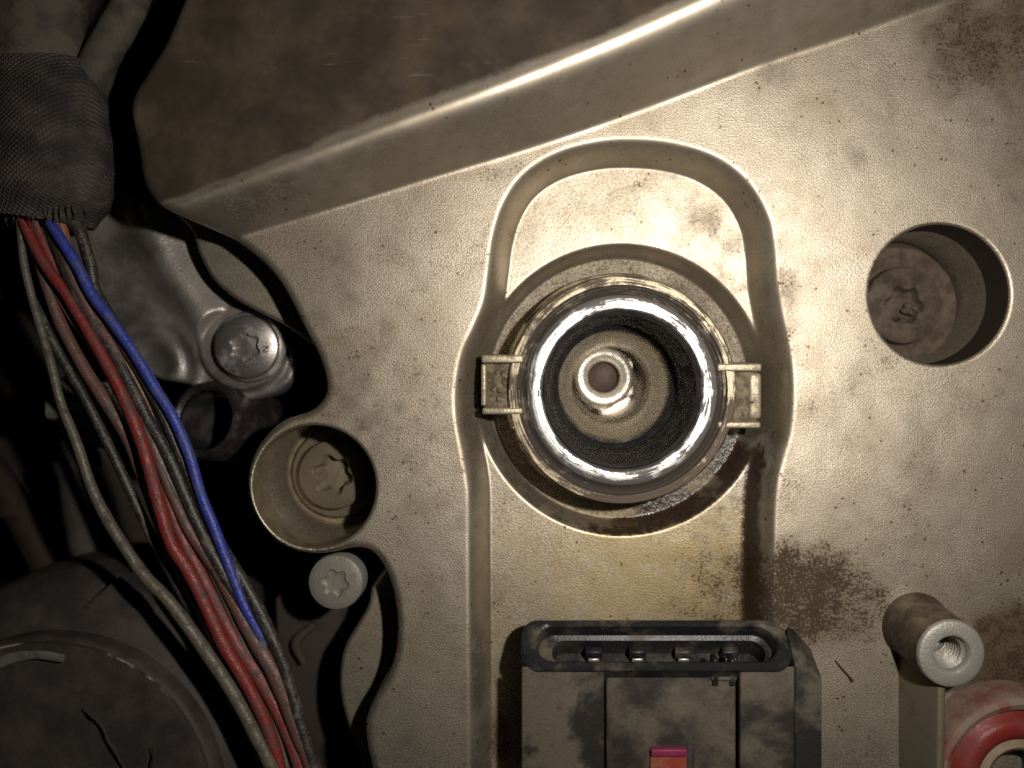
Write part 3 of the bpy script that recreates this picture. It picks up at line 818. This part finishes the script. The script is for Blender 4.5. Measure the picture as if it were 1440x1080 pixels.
sh_ = hull('shoulder', [(1101, 880, 14), (1110, 878, -2), (1141, 912, -2), (1138, 932, 50), (1118, 907, 40), (1101, 914, 51), (1101, 1240, 52), (1138, 1240, 50), (1101, 1240, -2), (1141, 1240, -2)],
     M['connector_smudged'], con, 3.5)
latch = wedge('latch_plate', 849, 1024, 928, 43, 70, -40, M['connector_dusty'], con, 2.5)
box('latch_rib', 992, 1000, 908, 944, 26, 48, M['connector'], latch, 2, 2)
box('latch_rib', 1015, 1023, 908, 944, 26, 48, M['connector'], latch, 2, 2)
box('latch_hook', 990, 1024, 932, 937, 37, 47.5, M['connector_dusty'], latch, 1.5, 2)
tab = box('release_tab', 908, 957, 1036, 1240, 37, 48, M['red_tab'], con, 1.5, 2)
box('tab_edge', 908.5, 956.5, 1027, 1037, 39, 52, M['magenta'], tab, 2, 2)
box('tab_slot', 957, 968, 1024, 1240, 37, 43.6, M['black'], con, 0.3, 1)

# ---- red cap at the corner
cx, cy = 1406, 1073
rc = thing('red_cap', 'red plastic round cap with dark centre beside the standoff post', 'cap', (cx, cy, 0))
rxf = axis_xf(cx, cy, 0)
lathe('outer_rim', [(117, -6), (117, 40), (114, 50), (107, 54), (99, 50), (95, 40)], M['cap_rim'], rc, rxf, 96)
lathe('red_ring', [(95, 38), (90, 41), (84, 48), (79, 52), (68, 53), (60, 49), (55, 40)], M['cap_red'], rc, rxf, 96)
lathe('inner_glint', [(55, 39), (52, 44), (46, 46), (40, 42), (36, 30)], M['cap_glint'], rc, rxf, 96)  # highlight round the bore, built as a pale ring
lathe('centre_bore', [(36, 31), (32, 10), (30, -3), (4, -4)], M['black'], rc, rxf, 48, cap1=True)

fb = thing('loose_fibre', 'thin dark fibre lying on the cover right of the connector', 'debris', (1190, 945, 0))
tube('strand', [(1174, 928, 2), (1184, 940, 3), (1192, 949, 2.5), (1198, 957, 2)], [0.9, 1.3, 1.2, 2.6], M['fibre'], fb, 8, 6)

# ================================================================== left of the cover
# ---- silver bracket with its bolt
BH = -150
bp = spline([at(*p, BH) for p in [(10, 262), (90, 255), (160, 262), (220, 290), (275, 318), (290, 368), (312, 402), (345, 424), (388, 444), (412, 478), (416, 516), (404, 542),
                                  (360, 562), (310, 560), (262, 540), (215, 530), (170, 500), (130, 450), (90, 400), (40, 350)]], True, 6)
def bracket_h(x, y):
    h = np.zeros_like(x)
    c = spline([at(*p, BH) for p in [(205, 270), (222, 320), (245, 370), (280, 425), (315, 470)]], False, 10)
    d = np.min(np.hypot(x[:, None] - c[None, :, 0], y[:, None] - c[None, :, 1]), axis=1)
    h += 34 * np.exp(-(d / 38) ** 2)
    bx, by = at(345, 490, BH)
    db = np.hypot(x - bx, y - by)
    m = 1 - sstep((db - 62) / 10)
    h = h * (1 - m) + 16 * m
    ex, ey = at(215, 515, BH)
    de = np.hypot(x - ex, y - ey)
    h += 9 * np.exp(-((de - 42) / 16) ** 2) + 5 * np.exp(-((de - 74) / 11) ** 2)
    h += 2.5 * (fbm(x, y, 60, 3) - 0.5)
    return h
br = thing('cast_bracket', 'silver cast bracket behind the wires with a polished curved ridge', 'bracket', (*at(220, 420, BH), BH - 60))
sheet('bracket_plate', bp, BH, 60, M['bracket'], br, 2.6, bracket_h, 8)
bx, by = at(344, 488, -104)
sb = torx_bolt('torx_bolt', 'clean silver torx bolt with a stamped letter on the silver bracket', bx, by, -104, 49, 20, 56, 8, 24, 11,
               M['bolt_silver'], M['bolt_silver'], M['bolt_silver'], 0.42, (0.03, 0.02), 5)
def stroke(name, a, b, w, z, m, parent):
    d = Vector((b[0] - a[0], b[1] - a[1])).normalized(); q = Vector((-d.y, d.x)) * w
    pts = [(a[0] + q.x, a[1] + q.y, z), (a[0] - q.x, a[1] - q.y, z), (b[0] + q.x, b[1] + q.y, z), (b[0] - q.x, b[1] - q.y, z)]
    pts += [(p[0], p[1], z - 2.0) for p in pts]
    return hull(name, pts, m, parent, 0)
lx, ly = bx + 31, by + 4
zt = -105.6
for a, b in (((-5, -4), (5, -5)), ((5, -5), (-5, 4)), ((-5, 4), (5, 3))):
    stroke('letter_stroke', (lx + a[0], ly + a[1]), (lx + b[0], ly + b[1]), 0.9, zt, M['mark'], sb)

bx, by = at(471, 820, -48)
torx_bolt('torx_bolt', 'small pale torx bolt tucked below the bored lug', bx, by, -48, 41, 30, 0, 0, 20, 4,
          M['bolt_pale'], M['bolt_pale'], M['bolt_pale'], 0.2, (0, 0), 2, 120)

# ---- black hose stub
hs = thing('hose_stub', 'open black rubber hose end beside the silver bolt', 'hose', (*at(310, 610, -150), -240))
hx, hy = at(287, 590, -115)
hxf = axis_xf(hx, hy, -115, -0.22, -0.22)
lathe('hose_wall', [(63, -200), (62, -40), (62, -6), (58, 2), (52, 3), (47, -3)], M['hose'], hs, hxf, 72, wob=0.012)
lathe('hose_bore', [(46, -6), (45, -19), (43, -180), (5, -196)], M['black'], hs, hxf, 48, cap1=True)

# ---- pale fitting behind the wires
fx, fy = at(88, 555, -170)
ft = thing('hex_fitting', 'pale grey hex fitting in the dark behind the beige wire', 'fitting', (fx, fy, -240))
fxf = axis_xf(fx, fy, -170, -0.35, -0.55)
lathe('hex_body', [(44, -70), (44, -8), (38, 0), (22, 2)], M['nut'], ft, fxf, 6, cap1=True, sharp=20)
lathe('hex_collar', [(52, -110), (52, -62), (45, -58)], M['nut'], ft, fxf, 40)

# ---- pump housing, bottom left
qx, qy = at(52, 1152, -40)
pump = thing('pump_housing', 'cracked black plastic pump housing in the bottom left corner', 'pump housing', (qx, qy, -300))
qxf = axis_xf(qx, qy, -40, 0.03, -0.05)
lathe('end_cover', [(262, -34), (262, -10), (258, -3), (251, 0), (236, -2), (60, 4), (5, 4)], M['housing'], pump, qxf, 128, cap1=True)
lathe('barrel', [(345, -280), (340, -120), (332, -92), (318, -72), (292, -52), (262, -32)], M['housing'], pump, qxf, 128)
lathe('rim_highlight', [(255, -1.6), (254, 0.2), (252.8, 0.6), (252, -0.4)], M['edge'], pump, qxf, 128)  # thin light ring painting the highlight along the end cover's bevel
qx2, qy2 = at(110, 905, -85)
hull('mounting_ear', [(*at(58, 905, -95), -95), (*at(160, 815, -110), -110), (*at(205, 835, -110), -110), (*at(230, 960, -100), -100), (*at(80, 960, -100), -100),
                      (*at(58, 905, -95), -160), (*at(160, 815, -110), -170), (*at(205, 835, -110), -170), (*at(230, 960, -100), -160)], M['housing'], pump, 6)
def on_pump(x, y): return (*at(x, y, -37), -37.2)
crk = [(118, 996), (128, 1008), (136, 1014), (146, 1028), (152, 1044), (160, 1054), (166, 1066), (176, 1084)]
tube('crack', [on_pump(*p) for p in crk], [0.6, 2.2, 1.6, 2.6, 2.0, 3.0, 2.6, 1.4], M['black'], pump, 8, 4, 0.3, 1.0, 0.6)
tube('crack', [on_pump(*p) for p in [(214, 1050), (216, 1064), (213, 1076), (219, 1090)]], [0.5, 1.5, 1.8, 1.0], M['black'], pump, 8, 4, 0.3, 2.0, 0.6)
tube('scuff_mark', [(*at(x, y, -39), -41.5) for x, y in [(-30, 946), (10, 928), (50, 922), (88, 927)]], [9, 8, 7, 6], M['scuff'], pump, 12, 6, 0.15, 0.4, 0.45)

# ---- dim things far down
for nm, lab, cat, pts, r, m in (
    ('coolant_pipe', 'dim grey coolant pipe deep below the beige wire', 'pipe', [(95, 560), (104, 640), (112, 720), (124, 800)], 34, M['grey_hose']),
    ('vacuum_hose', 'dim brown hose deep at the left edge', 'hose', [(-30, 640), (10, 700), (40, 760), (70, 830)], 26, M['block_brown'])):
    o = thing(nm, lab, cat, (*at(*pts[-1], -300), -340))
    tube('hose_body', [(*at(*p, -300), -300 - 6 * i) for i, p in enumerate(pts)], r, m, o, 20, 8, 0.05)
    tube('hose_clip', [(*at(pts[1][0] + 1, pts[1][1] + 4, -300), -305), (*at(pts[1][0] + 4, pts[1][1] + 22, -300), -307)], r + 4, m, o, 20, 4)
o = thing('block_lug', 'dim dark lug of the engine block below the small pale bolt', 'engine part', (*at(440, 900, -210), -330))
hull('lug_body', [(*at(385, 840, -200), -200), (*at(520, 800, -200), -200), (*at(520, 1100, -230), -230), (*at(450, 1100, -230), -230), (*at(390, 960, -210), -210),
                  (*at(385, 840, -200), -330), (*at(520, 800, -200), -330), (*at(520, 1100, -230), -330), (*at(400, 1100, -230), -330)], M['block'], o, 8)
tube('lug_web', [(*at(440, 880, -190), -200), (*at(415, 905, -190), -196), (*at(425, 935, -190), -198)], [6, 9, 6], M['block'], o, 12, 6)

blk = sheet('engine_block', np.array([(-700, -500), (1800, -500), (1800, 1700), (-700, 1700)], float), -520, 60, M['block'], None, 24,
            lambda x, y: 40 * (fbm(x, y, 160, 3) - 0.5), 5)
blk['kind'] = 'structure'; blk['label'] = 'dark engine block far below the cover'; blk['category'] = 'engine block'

# ---- wiring harness
har = thing('wiring_harness', 'dusty wiring harness in a woven sleeve with red, blue and black wires', 'wiring harness', (80, 300, -60))
def tl(pts, h): return [(*at(p[0], p[1], hh), hh) for p, hh in zip(pts, h)]
sl = [(58, 98), (64, 140), (66, 190), (66, 240), (62, 280), (58, 312)]
tube('woven_sleeve', tl(sl, [-30] * 6), [70, 84, 88, 90, 88, 70], M['sleeve'], har, 40, 10, 0.02, 0.5, 0.8)
tube('taped_loom', tl([(64, -90), (58, -20), (54, 50), (50, 118)], [-25] * 4), [66, 64, 60, 62], M['tape'], har, 36, 10, 0.02, 0.2, 0.85)
for y_, r_ in ((100, 63), (112, 66)):
    tube('tape_wrap', tl([(50, y_ - 4), (51, y_ + 8)], [-25, -25]), [r_, r_ + 2], M['sleeve'], har, 36, 4, 0.0, 0, 0.85)
tube('branch_loom', tl([(205, -60), (188, -5), (165, 40), (140, 85), (122, 130)], [-45, -40, -35, -32, -40]), [24, 24, 24, 25, 27], M['tape'], har, 24, 10, 0.03, 0.9)
tube('sleeve_flap', tl([(92, 292), (118, 289), (150, 286)], [-22, -20, -24]), [12, 15, 4], M['sleeve'], har, 16, 6, 0.05, 0.3, 0.5)

def wire(name, pts, hs, r, m, ph=0.0, label=None):
    hh = np.interp(np.linspace(0, 1, len(pts)), np.linspace(0, 1, len(hs)), hs)
    jr = random.Random(int(ph * 100) + 5)
    pts = [(x + jr.uniform(-2.2, 2.2), y + jr.uniform(-2.2, 2.2)) for x, y in pts]
    o = tube(name, tl(pts, hh), r, m, har, 14, 8, 0.05, ph)
    if label: o['label'] = label
wire('wire', [(48, 270), (62, 300), (85, 332), (108, 372), (128, 412), (158, 452), (190, 500), (216, 545), (241, 588), (265, 640), (285, 695), (303, 742), (318, 785), (345, 852), (372, 912), (400, 985), (420, 1080), (426, 1140)],
     [-6, 6, 6, 4, 2, 2, 0, -2, -4, -30, -40], [7.5, 7.5, 7.5, 7.2, 7], M['w_blue'], 0.3, 'bright blue wire')
wire('wire', [(30, 290), (40, 322), (62, 368), (92, 412), (122, 462), (150, 510), (174, 556), (193, 606), (210, 660), (224, 712), (240, 764), (262, 800), (285, 845), (316, 906), (346, 960), (374, 1018), (392, 1080), (402, 1140)],
     [-10, -4, -2, 2, 4, 6, 4, -4, -10], [7, 7.5, 8, 8.5, 9, 9, 9, 9, 9], M['w_red'], 0.8, 'glossy red wire')
wire('wire', [(42, 285), (52, 322), (80, 375), (100, 410), (130, 462), (165, 520), (198, 590), (228, 670), (250, 740), (290, 820), (333, 902), (367, 957), (396, 1010), (422, 1080), (435, 1140)],
     [-14, -16, -18, -16, -14, -10], [9, 8, 8, 8, 9, 11, 11], M['w_red2'], 1.4, 'dusty red wire')
wire('wire', [(40, 330), (60, 385), (83, 453), (117, 517), (150, 566), (180, 615), (202, 672), (235, 760), (300, 860), (340, 960), (380, 1080), (390, 1140)],
     [-20, -20, -18, -24, -34, -40, -36], [7, 8, 9.5, 9.5, 9, 8], M['w_mauve'], 2.2, 'greyish pink wire')
wire('wire', [(28, 310), (34, 358), (42, 402), (57, 457), (74, 517), (88, 570), (108, 622), (130, 683), (148, 728), (176, 772), (206, 812), (238, 849), (288, 916), (328, 973), (362, 1034), (384, 1080), (400, 1140)],
     [-12, -14, -12, -10, -8, -4, 0], [5, 5.5, 6, 7, 8, 8.5, 9.5, 10, 11], M['w_beige'], 3.1, 'dusty beige wire hanging apart from the rest')
wire('wire', [(80, 275), (96, 300), (114, 332), (126, 372), (136, 410), (168, 466), (200, 530), (232, 600), (256, 650), (280, 704), (306, 757), (334, 805), (362, 858), (396, 928), (421, 1011), (441, 1080), (450, 1140)],
     [-6, -10, -12, -16, -20, -14, -6, -4, -4], [9, 8, 8, 8.5, 9, 9], M['w_black'], 4.0)
wire('wire', [(58, 280), (72, 320), (92, 380), (118, 432), (150, 480), (182, 535), (205, 585), (234, 640), (263, 702), (292, 762), (322, 815), (356, 880), (386, 950), (412, 1030), (428, 1080), (438, 1140)],
     [-8, -8, -8, -8, -8, -10, -12], [8, 8, 8, 9, 9, 8], M['w_black'], 5.2)
wire('wire', [(66, 275), (76, 305), (90, 350), (106, 396), (134, 450), (160, 495), (190, 560), (217, 628), (240, 688), (268, 745), (302, 798), (330, 850), (358, 898), (392, 957), (421, 1032), (438, 1080), (446, 1140)],
     [-4, -6, -10, -12, -10, -6, -8], [9, 8, 8, 8, 10, 12, 12], M['w_mauve'], 6.0, 'faded mauve wire')
wire('wire', [(72, 280), (84, 320), (98, 372), (124, 424), (152, 470), (178, 512), (206, 566), (240, 630), (270, 690), (300, 750)],
     [-10, -10, -12, -16, -22, -28], [9, 9, 8, 8, 7], M['w_orange'], 0.1, 'brown wire')
wire('wire', [(88, 278), (104, 305), (122, 345), (132, 392), (150, 436), (176, 482), (208, 540), (240, 606), (262, 660), (284, 716), (318, 790), (350, 850), (380, 910)],
     [-16, -16, -18, -22, -26, -30], [8, 8, 8, 8, 8], M['w_grey'], 1.9)
wire('wire', [(22, 300), (28, 350), (36, 398), (56, 440), (84, 500), (120, 560), (160, 640), (205, 740), (255, 830), (310, 930), (350, 1020), (374, 1080), (386, 1140)],
     [-28, -30, -34, -40, -36, -28], [6, 6, 7, 7, 8, 10], M['w_black'], 2.7)
wire('wire', [(52, 282), (62, 312), (84, 362), (112, 422), (142, 470), (172, 522), (204, 596), (232, 656), (258, 712), (286, 772), (312, 830), (344, 900), (380, 985), (404, 1080), (412, 1140)],
     [-14, -14, -12, -12, -16, -18, -20], [7, 7, 7, 7.5, 8, 8], M['w_grey'], 3.7)
wire('wire', [(36, 286), (46, 330), (72, 392), (100, 440), (132, 492), (164, 548), (186, 600), (202, 655), (218, 716), (236, 776), (276, 842), (306, 905), (334, 962), (364, 1030), (380, 1080), (390, 1140)],
     [-22, -20, -18, -18, -20, -20], [6, 6.5, 6.5, 7, 7.5, 9], M['w_orange'], 4.6)
wire('wire', [(94, 284), (110, 318), (124, 366), (140, 420), (166, 474), (196, 526), (226, 582), (250, 632), (272, 684), (296, 738), (322, 790), (352, 846), (384, 905), (410, 985), (432, 1080), (440, 1140)],
     [-12, -12, -8, -8, -8, -6, -8, -8], [7, 7, 6.5, 6.5, 7, 7], M['w_black'], 5.8)
for k in range(16):
    a = k / 15.0
    x_ = 6 + 118 * a; y_ = 303 - 10 * a + random.uniform(-4, 4); h_ = -30 + 52 * math.sin(math.pi * (0.12 + 0.76 * a))
    q = random.uniform(-8, 8)
    tube('loose_thread', [(*at(x_, y_ - 8, h_), h_), (*at(x_ + q * 0.4, y_ + 4, h_ + 3), h_ + 3), (*at(x_ + q, y_ + random.uniform(8, 18), h_ - 4), h_ - 4)], [1.6, 1.2, 0.5], M['sleeve'], har, 6, 4)
